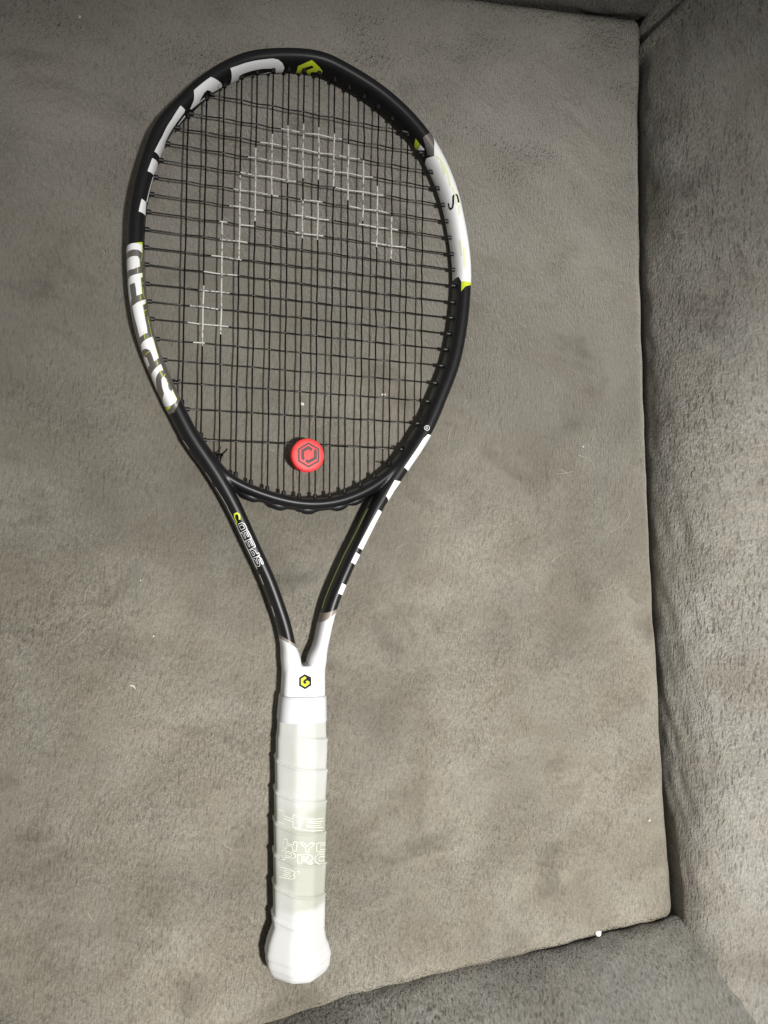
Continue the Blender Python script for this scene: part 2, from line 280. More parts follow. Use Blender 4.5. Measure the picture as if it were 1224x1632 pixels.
STROKES = [('hoop','grey',3,0.0004,False,[(0.491,168.0),(0.4885,158.0),(0.488,170.0),(0.49,184.0),(0.493,188.0)]),('hoop','lime',3,0.00035,False,[(0.3445,130.0)
    ,(0.337,128.0),(0.331,118.0)]),('hoop','lime',3,0.00035,False,[(0.327,108.0),(0.332,108.0),(0.333,100.0)])
    ,('hoop','lime',3,0.00035,False,[(0.323,124.0),(0.32,122.0),(0.319,110.0),(0.308,110.0)]),('hoop','lime',3,0.00035,False,[(0.3045,132.0)
    ,(0.3015,126.0),(0.3,104.0),(0.2925,104.0)]),('hoop','lime',3,0.00035,False,[(0.3155,116.0),(0.316,128.0)])
    ,('hoop','lime',3,0.00035,False,[(0.312,110.0),(0.3125,118.0),(0.305,120.0)]),('hoop','lime',3,0.00035,False,[(0.2955,104.0),(0.297,126.0)])
    ,('hoop','lime',3,0.00035,False,[(0.292,124.0),(0.2865,120.0)]),('hoop','lime',3,0.00035,False,[(0.2775,122.0),(0.2745,120.0),(0.262,110.0)])
    ,('hoop','lime',3,0.00035,False,[(0.253,106.0),(0.253,88.0)]),('hoop','lime',3,0.00035,False,[(0.247,96.0),(0.2425,100.0)])
    ,('hoop','lime',3,0.00035,False,[(0.2385,108.0),(0.231,108.0)]),('hoop','lime',3,0.0004,False,[(0.3265,96.0),(0.3225,94.0)])
    ,('hoop','lime',3,0.0004,False,[(0.307,98.0),(0.303,98.0)]),('hoop','lime',3,0.0004,False,[(0.282,78.0),(0.276,76.0)])
    ,('hoop','lime',3,0.0004,False,[(0.261,92.0),(0.2565,90.0)]),('hoop','lime',3,0.0004,False,[(0.2525,88.0),(0.2485,90.0),(0.25,108.0)])
    ,('hoop','lime',3,0.0004,False,[(0.2895,124.0),(0.278,116.0)]),('hoop','lime',3,0.0004,False,[(0.267,36.0),(0.268,80.0)])
    ,('hoop','white',3,0.0005,False,[(0.301,28.0),(0.2885,10.0),(0.281,-2.0),(0.2735,-6.0)]),('hoop','white',3,0.0005,False,[(0.2615,-10.0),(0.249,-10.0)
    ,(0.2355,-8.0),(0.2295,0.0)]),('hoop','black',3,0.0016,False,[(0.732,86.0),(0.7295,84.0),(0.7265,84.0),(0.725,94.0),(0.7265,110.0),(0.7315,120.0)
    ,(0.7345,130.0),(0.735,146.0),(0.733,152.0),(0.7295,150.0)]),('hoop','pale_lime',3,0.0014,False,[(0.692,118.0),(0.6965,100.0),(0.708,118.0)])
    ,('hoop','pale_lime',3,0.0014,False,[(0.6985,100.0),(0.71,98.0),(0.7185,108.0)]),('hoop','pale_lime',3,0.0014,False,[(0.719,96.0),(0.728,96.0)
    ,(0.734,100.0)]),('hoop','pale_lime',3,0.0014,False,[(0.734,88.0),(0.7415,96.0)]),('hoop','pale_lime',3,0.0014,False,[(0.761,124.0),(0.774,122.0)])
    ,('hoop','pale_lime',3,0.0014,False,[(0.7675,102.0),(0.7835,106.0)]),('hoop','white',3,0.00035,True,[(0.9185,88.0),(0.9195,86.0),(0.9205,88.0)
    ,(0.9215,92.0),(0.9215,100.0),(0.9215,108.0),(0.9205,116.0),(0.9195,118.0),(0.9185,114.0),(0.918,108.0),(0.9175,100.0),(0.918,92.0)])
    ,('hoop','white',3,0.0003,False,[(0.921,102.0),(0.919,110.0),(0.9185,100.0),(0.9195,96.0),(0.92,104.0),(0.92,92.0)])
    ,('hoop','olive',3,0.0022,False,[(0.9965,160.0),(1.017,164.0),(1.0345,174.0),(1.056,176.0),(1.0775,178.0)])
    ,('hoop','silver',3,0.00075,False,[(0.2045,20.0),(0.1975,22.0)]),('hoop','silver',3,0.0009,False,[(0.1775,24.0),(0.1695,22.0)])
    ,('hoop','silver',3,0.0009,False,[(0.165,26.0),(0.1555,32.0),(0.1495,34.0),(0.145,30.0)]),('hoop','silver',3,0.00105,False,[(0.1455,32.0)
    ,(0.1305,32.0)]),('hoop','silver',3,0.0015,False,[(0.1305,32.0),(0.115,32.0),(0.099,32.0)]),('hoop','silver',3,0.0015,False,[(0.0945,30.0)
    ,(0.0865,26.0)]),('hoop','silver',3,0.0015,False,[(0.0695,28.0),(0.0615,26.0)]),('hoop','white',3,0.0008,False,[(0.118,156.0),(0.1135,156.0)
    ,(0.11,156.0)]),('hoop','lime',3,0.0012,False,[(0.1365,76.0),(0.1395,86.0),(0.1415,80.0),(0.1415,60.0),(0.139,48.0),(0.136,48.0),(0.134,32.0)])
    ,('hoop','white',3,0.00034,True,[(0.101,94.0),(0.105,94.0),(0.107,86.0),(0.107,74.0),(0.105,62.0),(0.1025,62.0),(0.1025,52.0),(0.1065,52.0)
    ,(0.106,34.0),(0.102,34.0),(0.1005,50.0),(0.1005,64.0),(0.1025,76.0),(0.105,76.0),(0.105,86.0),(0.101,86.0)])
    ,('hoop','white',3,0.00034,True,[(0.1075,94.0),(0.1095,94.0),(0.1095,82.0),(0.112,82.0),(0.1135,70.0),(0.1135,50.0),(0.1115,34.0),(0.1075,36.0)])
    ,('hoop','white',3,0.00034,True,[(0.1095,68.0),(0.1115,68.0),(0.112,64.0),(0.112,58.0),(0.1115,52.0),(0.109,52.0)])
    ,('hoop','white',3,0.00034,True,[(0.1145,94.0),(0.1205,94.0),(0.1205,84.0),(0.116,86.0),(0.116,76.0),(0.12,76.0),(0.1195,62.0),(0.116,62.0)
    ,(0.116,52.0),(0.1205,52.0),(0.12,34.0),(0.114,34.0)]),('hoop','white',3,0.00034,True,[(0.121,94.0),(0.127,92.0),(0.127,84.0),(0.123,84.0)
    ,(0.123,76.0),(0.1265,74.0),(0.1265,62.0),(0.123,62.0),(0.1225,52.0),(0.127,50.0),(0.127,34.0),(0.121,34.0)])
    ,('hoop','white',3,0.00034,True,[(0.128,92.0),(0.132,92.0),(0.134,82.0),(0.134,52.0),(0.1315,34.0),(0.1275,34.0)])
    ,('hoop','white',3,0.00034,True,[(0.1295,82.0),(0.1315,82.0),(0.1325,76.0),(0.1325,58.0),(0.1315,52.0),(0.1295,52.0)])
    ,('grip','grip_print',2,0.00046,True,[(0.0744,158.5),(0.0752,142.0),(0.0716,142.0),(0.0728,116.5),(0.0764,116.5),(0.0776,103.0),(0.0692,103.0)
    ,(0.0676,116.5),(0.0712,116.5),(0.0696,142.0),(0.0664,142.0),(0.0656,158.5)]),('grip','grip_print',2,0.00046,True,[(0.078,100.0),(0.0832,34.0)
    ,(0.0812,32.5),(0.0768,86.5),(0.0756,85.0),(0.0788,43.0),(0.0772,43.0),(0.0736,85.0),(0.0724,85.0),(0.0768,31.0),(0.0748,31.0),(0.07,98.5)])
    ,('grip','grip_print',2,0.00046,True,[(0.092,143.5),(0.0924,133.0),(0.0896,131.5),(0.09,116.5),(0.0928,116.5),(0.0932,109.0),(0.0868,106.0)
    ,(0.0864,113.5),(0.0888,115.0),(0.0884,131.5),(0.0856,130.0),(0.0856,140.5)]),('grip','grip_print',2,0.00046,True,[(0.094,88.0),(0.0944,80.5)
    ,(0.092,80.5),(0.0892,67.0),(0.088,77.5),(0.0904,85.0),(0.0872,92.5),(0.0868,101.5),(0.0916,88.0)]),('grip','grip_print',2,0.00046,True,[(0.096,59.5)
    ,(0.1,19.0),(0.0984,17.5),(0.0952,17.5),(0.0932,22.0),(0.0896,61.0)]),('grip','grip_print',2,0.00046,True,[(0.096,44.5),(0.0976,25.0),(0.098,17.5)
    ,(0.096,17.5),(0.0944,25.0),(0.0924,46.0)]),('grip','grip_print',2,0.00046,True,[(0.1,146.5),(0.1,137.5),(0.0984,137.5),(0.0984,121.0),(0.0976,110.5)
    ,(0.0956,110.5),(0.094,118.0),(0.094,146.5)]),('grip','grip_print',2,0.00046,True,[(0.0972,137.5),(0.0972,122.5),(0.0968,119.5),(0.096,119.5)
    ,(0.0952,121.0),(0.0952,136.0)]),('grip','grip_print',2,0.00046,True,[(0.1016,104.5),(0.102,97.0),(0.1,97.0),(0.1004,86.5),(0.1028,80.5),(0.1032,71.5)
    ,(0.1008,79.0),(0.1,71.5),(0.098,73.0),(0.096,82.0),(0.0956,106.0)]),('grip','grip_print',2,0.00046,True,[(0.0988,97.0),(0.0992,83.5),(0.0988,80.5)
    ,(0.098,82.0),(0.0976,83.5),(0.0972,97.0)]),('grip','grip_print',2,0.00046,True,[(0.1052,52.0),(0.1072,26.5),(0.1076,20.5),(0.1032,17.5),(0.1012,23.5)
    ,(0.0984,50.5),(0.0988,65.5),(0.1024,64.0)]),('grip','grip_print',2,0.00046,True,[(0.104,44.5),(0.1056,28.0),(0.106,19.0),(0.104,19.0),(0.1024,28.0)
    ,(0.1008,44.5),(0.1008,50.5),(0.1032,49.0)]),('grip','grip_print',2,0.00046,True,[(0.1128,152.5),(0.1128,121.0),(0.112,112.0),(0.1104,110.5)
    ,(0.1096,115.0),(0.1088,112.0),(0.1076,110.5),(0.106,119.5),(0.1056,149.5)]),('grip','grip_print',2,0.00046,True,[(0.1112,140.5),(0.1116,122.5)
    ,(0.11,121.0),(0.11,140.5)]),('grip','grip_print',2,0.00046,True,[(0.1084,139.0),(0.1088,122.5),(0.1072,121.0),(0.1072,139.0)])
    ,('grip','grip_print',2,0.0004,False,[(0.1052,155.5),(0.1068,154.0),(0.1088,155.5)]),('grip','grip_print',2,0.0004,False,[(0.1068,106.0)
    ,(0.1072,101.5),(0.1084,101.5)])]
KNOTS = [[0.06377,0.06316],[0.19256,0.06101],[0.02963,0.11501],[0.20547,0.07466],[0.05247,0.32767]]
SHAFT_CUT = [[0.10637,-0.06542],[0.11755,-0.07224],[0.13924,-0.05083],[0.15081,-0.04741]]
BUMPS = [[0.08513,0.03207],[0.10548,0.02524],[0.12817,0.02251],[0.15338,0.02568],[0.16925,0.0307]]

# ---------------------------------------------------------------- materials
def mat(name, color, rough=0.5, spec=0.5, coat=0.0, metal=0.0):
    m = bpy.data.materials.new(name)
    m.use_nodes = True
    b = m.node_tree.nodes['Principled BSDF']
    b.inputs['Base Color'].default_value = (*color, 1)
    b.inputs['Roughness'].default_value = rough
    b.inputs['Specular IOR Level'].default_value = spec
    b.inputs['Coat Weight'].default_value = coat
    b.inputs['Coat Roughness'].default_value = 0.25
    b.inputs['Metallic'].default_value = metal
    return m


class Nodes:
    def __init__(self, m):
        self.t = m.node_tree
        self.out = self.t.nodes['Material Output']
        self.b = self.t.nodes['Principled BSDF']

    def new(self, typ, **kw):
        n = self.t.nodes.new(typ)
        for k, v in kw.items():
            setattr(n, k, v)
        return n

    def link(self, a, b):
        self.t.links.new(a, b)

    def coords(self, scale=(1, 1, 1), rot=(0, 0, 0)):
        tc = self.new('ShaderNodeTexCoord')
        mp = self.new('ShaderNodeMapping')
        mp.inputs['Scale'].default_value = scale
        mp.inputs['Rotation'].default_value = rot
        self.link(tc.outputs['Object'], mp.inputs['Vector'])
        return mp.outputs['Vector']

    def noise(self, vec, scale, detail=3.0, rough=0.55, dist=0.0):
        n = self.new('ShaderNodeTexNoise')
        n.inputs['Scale'].default_value = scale
        n.inputs['Detail'].default_value = detail
        n.inputs['Roughness'].default_value = rough
        n.inputs['Distortion'].default_value = dist
        self.link(vec, n.inputs['Vector'])
        return n.outputs['Fac']

    def remap(self, v, a, b, c, d):
        n = self.new('ShaderNodeMapRange')
        for i, x in zip(('From Min', 'From Max', 'To Min', 'To Max'), (a, b, c, d)):
            n.inputs[i].default_value = x
        self.link(v, n.inputs['Value'])
        return n.outputs['Result']

    def math(self, op, a, b=0.0):
        n = self.new('ShaderNodeMath', operation=op)
        for i, x in enumerate((a, b)):
            if isinstance(x, (int, float)):
                n.inputs[i].default_value = x
            else:
                self.link(x, n.inputs[i])
        return n.outputs[0]

    def mixc(self, f, a, b):
        n = self.new('ShaderNodeMix', data_type='RGBA')
        for i, x in ((0, f), (6, a), (7, b)):
            if isinstance(x, (int, float)):
                n.inputs[i].default_value = x
            elif isinstance(x, tuple):
                n.inputs[i].default_value = (*x, 1)
            else:
                self.link(x, n.inputs[i])
        return n.outputs[2]


def suede(name, color, nap, pile, stretch, rot, relief, patch=1.0, grain=1.0):
    """brushed short-pile velvet: fibres lean along `nap`, clumped by `pile`, rubbed into patches"""
    m = mat(name, color, 0.95, 0.08)
    N = Nodes(m)
    v = N.coords()
    vs = N.coords(stretch, (0, 0, rot))
    big = N.noise(v, 6.0, 3, 0.5, 0.5)
    mid = N.noise(v, 21.0, 3, 0.5, 0.4)
    rub = N.noise(N.coords((1, 1.7, 1), (0, 0, 0.3)), 12.0, 4, 0.55, 0.5)
    fib = N.noise(vs, pile, 3, 0.6, 0.0)
    fin = N.noise(vs, pile * 2.6, 2, 0.6)
    tick = N.noise(N.coords((1.0, 0.27, 1.0), (0, 0, rot - 0.06)), pile * 0.72, 1, 0.4)
    tuft = N.remap(tick, 0.55, 0.70, 1.0, 1 - 0.36 * grain)
    k = N.remap(big, 0.3, 0.7, 1 - 0.22 * patch, 1 + 0.20 * patch)
    k = N.math('MULTIPLY', k, N.remap(mid, 0.3, 0.7, 1 - 0.11 * patch, 1 + 0.11 * patch))
    k = N.math('MULTIPLY', k, N.remap(rub, 0.57, 0.72, 1.0, 1 - 0.33 * patch))
    micro = N.math('MULTIPLY', N.remap(fib, 0.34, 0.66, 1 - 0.26 * grain, 1 + 0.22 * grain), N.remap(fin, 0.3, 0.7, 1 - 0.2 * grain, 1 + 0.2 * grain))
    micro = N.math('MULTIPLY', micro, tuft)
    # some areas lie flat and smooth, others stand up in tufts
    stand = N.remap(N.noise(N.coords((1, 1, 1), (0, 0, 1.0)), 9.0, 3, 0.5, 0.4), 0.36, 0.64, 0.62, 1.15)
    micro = N.math('ADD', N.math('MULTIPLY', N.math('SUBTRACT', micro, 1.0), stand), 1.0)
    k = N.math('MULTIPLY', k, micro)
    warm = N.mixc(N.remap(mid, 0.35, 0.65, 0, 1), tuple(c * f for c, f in zip(color, (1.02, 1.0, 0.97))), tuple(c * f for c, f in zip(color, (0.985, 1.0, 1.015))))
    mul = N.new('ShaderNodeVectorMath', operation='SCALE')
    N.link(warm, mul.inputs[0])
    N.link(k, mul.inputs['Scale'])
    N.link(mul.outputs[0], N.b.inputs['Base Color'])
    # leaning pile: the direction the fibres face, wavering with the rubbed patches
    geo = N.new('ShaderNodeNewGeometry')
    lean = N.new('ShaderNodeVectorMath', operation='SCALE')
    lean.inputs[0].default_value = nap
    N.link(N.remap(rub, 0.3, 0.75, 1.15, 0.72), lean.inputs['Scale'])
    add = N.new('ShaderNodeVectorMath', operation='ADD')
    N.link(geo.outputs['Normal'], add.inputs[0])
    N.link(lean.outputs[0], add.inputs[1])
    nor = N.new('ShaderNodeVectorMath', operation='NORMALIZE')
    N.link(add.outputs[0], nor.inputs[0])
    h = N.math('ADD', N.math('MULTIPLY', fib, 1.0), N.math('MULTIPLY', fin, 0.35))
    h = N.math('ADD', h, N.math('MULTIPLY', tuft, 0.8))
    h = N.math('MULTIPLY', h, stand)
    bp = N.new('ShaderNodeBump')
    bp.inputs['Strength'].default_value = 0.9
    bp.inputs['Distance'].default_value = relief
    N.link(h, bp.inputs['Height'])
    N.link(nor.outputs[0], bp.inputs['Normal'])
    N.link(bp.outputs[0], N.b.inputs['Normal'])
    N.b.inputs['Sheen Weight'].default_value = 0.25
    N.b.inputs['Sheen Roughness'].default_value = 0.45
    N.b.inputs['Sheen Tint'].default_value = (1.0, 0.95, 0.86, 1)
    return m


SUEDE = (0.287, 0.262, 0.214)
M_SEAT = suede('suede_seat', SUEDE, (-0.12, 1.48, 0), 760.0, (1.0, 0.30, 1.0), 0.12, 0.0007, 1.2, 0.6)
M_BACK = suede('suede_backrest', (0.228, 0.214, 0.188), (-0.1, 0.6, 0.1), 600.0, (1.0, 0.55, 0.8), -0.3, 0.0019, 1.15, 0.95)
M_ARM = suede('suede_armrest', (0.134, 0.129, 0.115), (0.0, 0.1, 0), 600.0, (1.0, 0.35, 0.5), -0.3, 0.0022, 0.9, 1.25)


def paint(name, color, rough, spec, grain=0.04, coat=0.0):
    m = mat(name, color, rough, spec, coat)
    N = Nodes(m)
    n = N.noise(N.coords(), 2600.0, 2)
    N.link(N.remap(n, 0.3, 0.7, rough - grain, rough + grain), N.b.inputs['Roughness'])
    w = N.noise(N.coords(), 160.0, 4)
    N.link(N.mixc(N.remap(w, 0.45, 0.75, 0.0, 0.12), color, tuple(c * 0.8 + 0.02 for c in color)), N.b.inputs['Base Color'])
    return m


BLACK = (0.006, 0.006, 0.007)
M_BLACK = paint('matte_black_paint', BLACK, 0.42, 0.38)
M_WHITE = paint('white_paint', (0.88, 0.885, 0.89), 0.32, 0.5)
M_LIME = paint('lime_paint', (0.56, 0.66, 0.035), 0.4, 0.4)
M_PALE = paint('pale_lime_paint', (0.76, 0.80, 0.50), 0.35, 0.4)
M_OLIVE = paint('lime_line_paint', (0.66, 0.76, 0.17), 0.45, 0.4)
M_TAUPE = mat('taupe_metallic_paint', (0.34, 0.315, 0.29), 0.33, 0.5, 0, 0.85)
M_GREY = paint('grey_paint', (0.22, 0.22, 0.23), 0.4, 0.5)
M_SILVER = paint('silver_paint', (0.62, 0.62, 0.60), 0.35, 0.5)
M_RUBBER = mat('black_plastic', (0.008, 0.008, 0.009), 0.45, 0.4)
M_STRING = mat('black_string', (0.0045, 0.004, 0.0038), 0.35, 0.14)
M_CROSS = mat('dark_cross_string', (0.007, 0.0058, 0.005), 0.25, 0.28)
M_STENCIL = mat('white_stencil_ink', (0.66, 0.65, 0.61), 0.6, 0.2)
N = Nodes(M_STENCIL)
N.link(N.mixc(N.remap(N.noise(N.coords(), 330.0, 3, 0.7), 0.50, 0.64, 0, 0.85), (0.58, 0.57, 0.54), (0.08, 0.075, 0.07)), N.b.inputs['Base Color'])
M_RED = paint('red_rubber', (0.80, 0.052, 0.052), 0.5, 0.35)
M_EMBLEM = mat('dark_emblem_print', (0.045, 0.022, 0.022), 0.5, 0.4)
M_NAVY = mat('dark_emblem_paint', (0.016, 0.014, 0.024), 0.7, 0.06)
M_GLIME = mat('emblem_lime_paint', (0.50, 0.58, 0.05), 0.7, 0.06)
M_PRINT = mat('pale_grip_print', (0.70, 0.70, 0.62), 0.6, 0.1)
M_COLLAR = paint('white_rubber_collar', (0.52, 0.52, 0.54), 0.5, 0.1)
M_HAIR = mat('pale_hair', (0.55, 0.52, 0.44), 0.5, 0.4)
M_CRUMB = mat('white_crumb', (0.80, 0.78, 0.72), 0.8, 0.2)
M_SPECK = mat('pale_speck', (0.56, 0.53, 0.46), 0.8, 0.1)

# the frame paint: black above the throat, a taupe chevron, white below
M_FRAME = paint('racket_frame_paint', BLACK, 0.42, 0.38)
N = Nodes(M_FRAME)
sx = N.new('ShaderNodeSeparateXYZ')
N.link(N.coords(), sx.inputs[0])
ys = {}


def band(p, q, drop):
    """1 below the line p-q lowered by drop"""
    (x0, y0), (x1, y1) = p, q
    s = (y1 - y0) / (x1 - x0)
    line = N.math('ADD', N.math('MULTIPLY', N.math('SUBTRACT', sx.outputs[0], x0), s), y0 - drop)
    return N.math('LESS_THAN', sx.outputs[1], line)


cut = SHAFT_CUT
right = N.math('GREATER_THAN', sx.outputs[0], 0.1245)


def either(drop, tilt):
    (l0, l1, r0, r1) = [tuple(c) for c in cut]
    l1 = (l1[0], l1[1] - tilt * 0.2)
    l0 = (l0[0], l0[1] - tilt * 0.2)
    a = band(l0, l1, drop)
    b = band((r0[0], r0[1] - tilt), r1, drop)
    n = N.new('ShaderNodeMix', data_type='FLOAT')
    N.link(right, n.inputs[0])
    N.link(a, n.inputs[2])
    N.link(b, n.inputs[3])
    return n.outputs[0]


m_taupe = either(0.0, 0.0)
m_white = either(0.0012, 0.0045)
base = N.b.inputs['Base Color'].links[0].from_socket
c1 = N.mixc(m_taupe, base, (0.24, 0.205, 0.18))
c2 = N.mixc(m_white, c1, (0.62, 0.622, 0.63))
N.link(c2, N.b.inputs['Base Color'])
N.link(N.remap(m_white, 0, 1, 0.38, 0.12), N.b.inputs['Specular IOR Level'])

# overgrip: white, yellowed where the hand holds it
M_GRIP = mat('white_overgrip', (0.84, 0.84, 0.82), 0.6, 0.1)
N = Nodes(M_GRIP)
st = N.noise(N.coords((1.0, 0.6, 1.0)), 34.0, 4, 0.55, 0.4)
sp = N.new('ShaderNodeSeparateXYZ')
N.link(N.coords(), sp.inputs[0])
hold = N.remap(sp.outputs[1], -0.2625, -0.2575, 0.0, 1.0)
hold2 = N.remap(sp.outputs[1], -0.192, -0.184, 1.0, 0.42)
amt = N.math('MULTIPLY', N.math('MULTIPLY', hold, hold2), N.remap(st, 0.36, 0.58, 0.35, 1.0))
N.link(N.mixc(amt, (0.53, 0.53, 0.52), (0.36, 0.37, 0.315)), N.b.inputs['Base Color'])
pf = N.noise(N.coords(), 1500.0, 2)
bp = N.new('ShaderNodeBump')
bp.inputs['Strength'].default_value = 0.25
bp.inputs['Distance'].default_value = 0.0003
N.link(pf, bp.inputs['Height'])
N.link(bp.outputs[0], N.b.inputs['Normal'])
MATS = dict(white=M_WHITE, lime=M_LIME, taupe=M_TAUPE, grey=M_GREY, black=M_RUBBER, pale_lime=M_PALE, olive=M_OLIVE, silver=M_SILVER, grip_print=M_PRINT)


# ---------------------------------------------------------------- helpers
def obj(name, verts, faces, m, parent=None, smooth=True, label=None, midx=None, sharp=None):
    me = bpy.data.meshes.new(name)
    me.from_pydata([tuple(v) for v in verts], [], [tuple(f) for f in faces])
    for x in (m if isinstance(m, (list, tuple)) else [m]):
        me.materials.append(x)
    if midx is not None:
        me.polygons.foreach_set('material_index', midx)
    me.polygons.foreach_set('use_smooth', [smooth] * len(me.polygons))
    if sharp:
        me.set_sharp_from_angle(angle=math.radians(sharp))
    me.update()
    o = bpy.data.objects.new(name, me)
    COL.objects.link(o)
    if parent:
        adopt(o, parent)
    if label:
        o['label'] = label
    return o


def adopt(o, parent):
    o.parent = parent
    r = parent
    off = Vector((0, 0, 0))
    while r:
        off += r.location
        r = r.parent
    o.matrix_parent_inverse = Matrix.Translation(-off)


def thing(name, label, cat, loc, group=None):
    o = bpy.data.objects.new(name, None)
    o.empty_display_size = 0.05
    COL.objects.link(o)
    o.location = loc
    o['label'] = label
    o['category'] = cat
    if group:
        o['group'] = group
    return o


def grid_faces(nu, nv, wrap, caps=False):
    f = []
    for i in range(nu - 1):
        for j in range(nv if wrap else nv - 1):
            k = (j + 1) % nv
            f.append((i * nv + j, i * nv + k, (i + 1) * nv + k, (i + 1) * nv + j))
    if caps:
        f.append(tuple(reversed(range(nv))))
        f.append(tuple((nu - 1) * nv + j for j in range(nv)))
    return f


def tube(pts, r, n=8, caps=True, up=(0, 0, 1)):
    """verts and faces of a round tube along 3-D points; r may be a list"""
    P = np.asarray(pts, float)
    T = unit(np.gradient(P, axis=0))
    U = np.cross(T, np.asarray(up, float))
    bad = np.linalg.norm(U, axis=1) < 1e-6
    U[bad] = np.cross(T[bad], np.array([1.0, 0.3, 0]))
    U = unit(U)
    V = np.cross(U, T)
    r = np.broadcast_to(np.asarray(r, float), (len(P),))
    a = np.arange(n) * 2 * np.pi / n
    ring = P[:, None] + r[:, None, None] * (np.cos(a)[None, :, None] * U[:, None] + np.sin(a)[None, :, None] * V[:, None])
    return ring.reshape(-1, 3), grid_faces(len(P), n, True, caps)


class Acc:
    def __init__(self):
        self.v, self.f, self.n = [], [], 0

    def add(self, v, f):
        self.f += [tuple(i + self.n for i in q) for q in f]
        self.v.append(np.asarray(v, float))
        self.n += len(v)
        return self

    def verts(self):
        return np.concatenate(self.v)


# ---------------------------------------------------------------- the sofa
ER, EB, ET = (np.asarray(e) for e in (EDGE_R, EDGE_B, EDGE_T))


def x_right(y):
    return np.interp(-y, -ER[:, 1], ER[:, 0]) + 0.0004 * np.sin(y * 41 + 1) + 0.0003 * np.sin(y * 123)


def y_low(x):
    return np.interp(x, EB[:, 0], EB[:, 1]) + 0.0004 * np.sin(x * 83) + 0.0004 * np.sin(x * 190 + 2)


def y_top(x):
    return np.interp(x, ET[:, 0], ET[:, 1])


_rng = np.random.default_rng(5)
_W = [(_rng.uniform(0, 6.28), 2 * np.pi / _rng.uniform(lo, hi), _rng.uniform(0, 6.28)) for lo, hi in [(0.16, 0.3)] * 6 + [(0.05, 0.1)] * 8 + [(0.018, 0.035)] * 10]


def wave(x, y, a=(1, 0, 0)):
    z = 0
    for i, (th, k, p) in enumerate(_W):
        amp = a[0] if i < 6 else a[1] if i < 14 else a[2]
        if amp:
            z = z + amp * np.sin(k * (x * np.cos(th) + y * np.sin(th)) + p) / 3
    return z


def seat_z(x, y):
    z = wave(x, y, (0.0010, 0.0004, 0.0001)) - 0.0009
    rb = 0.013 + 0.011 * np.clip((0.33 - x) / 0.22, 0, 1)
    for d, R in ((x_right(y) - x, 0.010), (y - y_low(x), rb), (y_top(x) - y, 0.016)):
        e = np.clip(R - d, 0, R)
        z = z - (R - np.sqrt(np.maximum(R * R - e * e, 0))) * np.where(R > 0.012, 0.42, 1)
        z = z - np.clip(-d, 0, None) * 8
    # where the handle presses in
    ax = np.interp(y, [-0.31, -0.11], [0.122, 0.1255])
    win = np.clip((y + 0.325) / 0.02, 0, 1) * np.clip((-0.105 - y) / 0.03, 0, 1)
    hw = np.interp(-y, [0.11, 0.27, 0.295], [0.0030, 0.0045, 0.0088])
    z = z - hw * win * np.exp(-((x - ax) / 0.021) ** 2)
    # the front corner of the seat falls away
    z = z - 0.05 * np.clip((-0.045 - x - 0.9 * (y + 0.335)) / 0.06, 0, 1) ** 2
    return z


sofa = thing('sofa', 'grey brushed suede sofa corner with a flat seat, backrest and armrests', 'sofa', (0.2, 0.05, -0.04))

gx = np.arange(-0.34, 0.4741, 0.0025)
gy = np.arange(-0.46, 0.5501, 0.0025)
X, Y = np.meshgrid(gx, gy, indexing='ij')
Z = np.maximum(seat_z(X, Y), -0.045)
obj('seat_cushion', np.stack([X, Y, Z], -1).reshape(-1, 3), grid_faces(len(gx), len(gy), False), M_SEAT, sofa)


def roll(name, base, outdir, prof, span, m, bumps, dents=(), folds=()):
    """a padded bolster: a profile (outward, up) carried along a base line"""
    pr = np.asarray(prof, float)
    d = np.r_[0, np.cumsum(np.hypot(*np.diff(pr, axis=0).T))]
    t = np.arange(0, d[-1], 0.002)
    po = np.interp(t, d, pr[:, 0])
    pz = np.interp(t, d, pr[:, 1])
    k = np.exp(-0.5 * (np.arange(-9, 10) / 3.0) ** 2)
    k /= k.sum()
    po = np.convolve(np.pad(po, 9, 'reflect', reflect_type='odd'), k, 'valid')
    pz = np.convolve(np.pad(pz, 9, 'reflect', reflect_type='odd'), k, 'valid')
    s = np.arange(span[0], span[1], 0.002)
    S, T = np.meshgrid(s, t, indexing='ij')
    O = np.interp(T, t, po)
    Zz = np.interp(T, t, pz)
    gt = np.gradient(np.stack([po, pz], -1), axis=0)
    nn = unit(np.stack([-gt[:, 1], gt[:, 0]], -1))
    A = wave(S + 3.1, T * 1.4, bumps) * np.clip((T - 0.03) / 0.03, 0, 1)
    for (ds, dt, rs, rt, dep) in dents:
        A = A - dep * np.exp(-((S - ds) / rs) ** 2 - ((T - dt) / rt) ** 2)
    for (s0, k, t0, t1, w, dep) in folds:
        A = A - dep * np.exp(-((S - s0 - k * (T - t0)) / w) ** 2) * np.clip((T - t0) / 0.01, 0, 1) * np.clip((t1 - T) / 0.02, 0, 1)
    O = O + np.interp(T, t, nn[:, 0]) * A
    Zz = Zz + np.interp(T, t, nn[:, 1]) * A
    B = base(S)
    if outdir[0]:
        P = np.stack([B + outdir[0] * O, S, Zz], -1)
    else:
        P = np.stack([S, B + outdir[1] * O, Zz], -1)
    return obj(name, P.reshape(-1, 3), grid_faces(len(s), len(t), False), m, sofa)


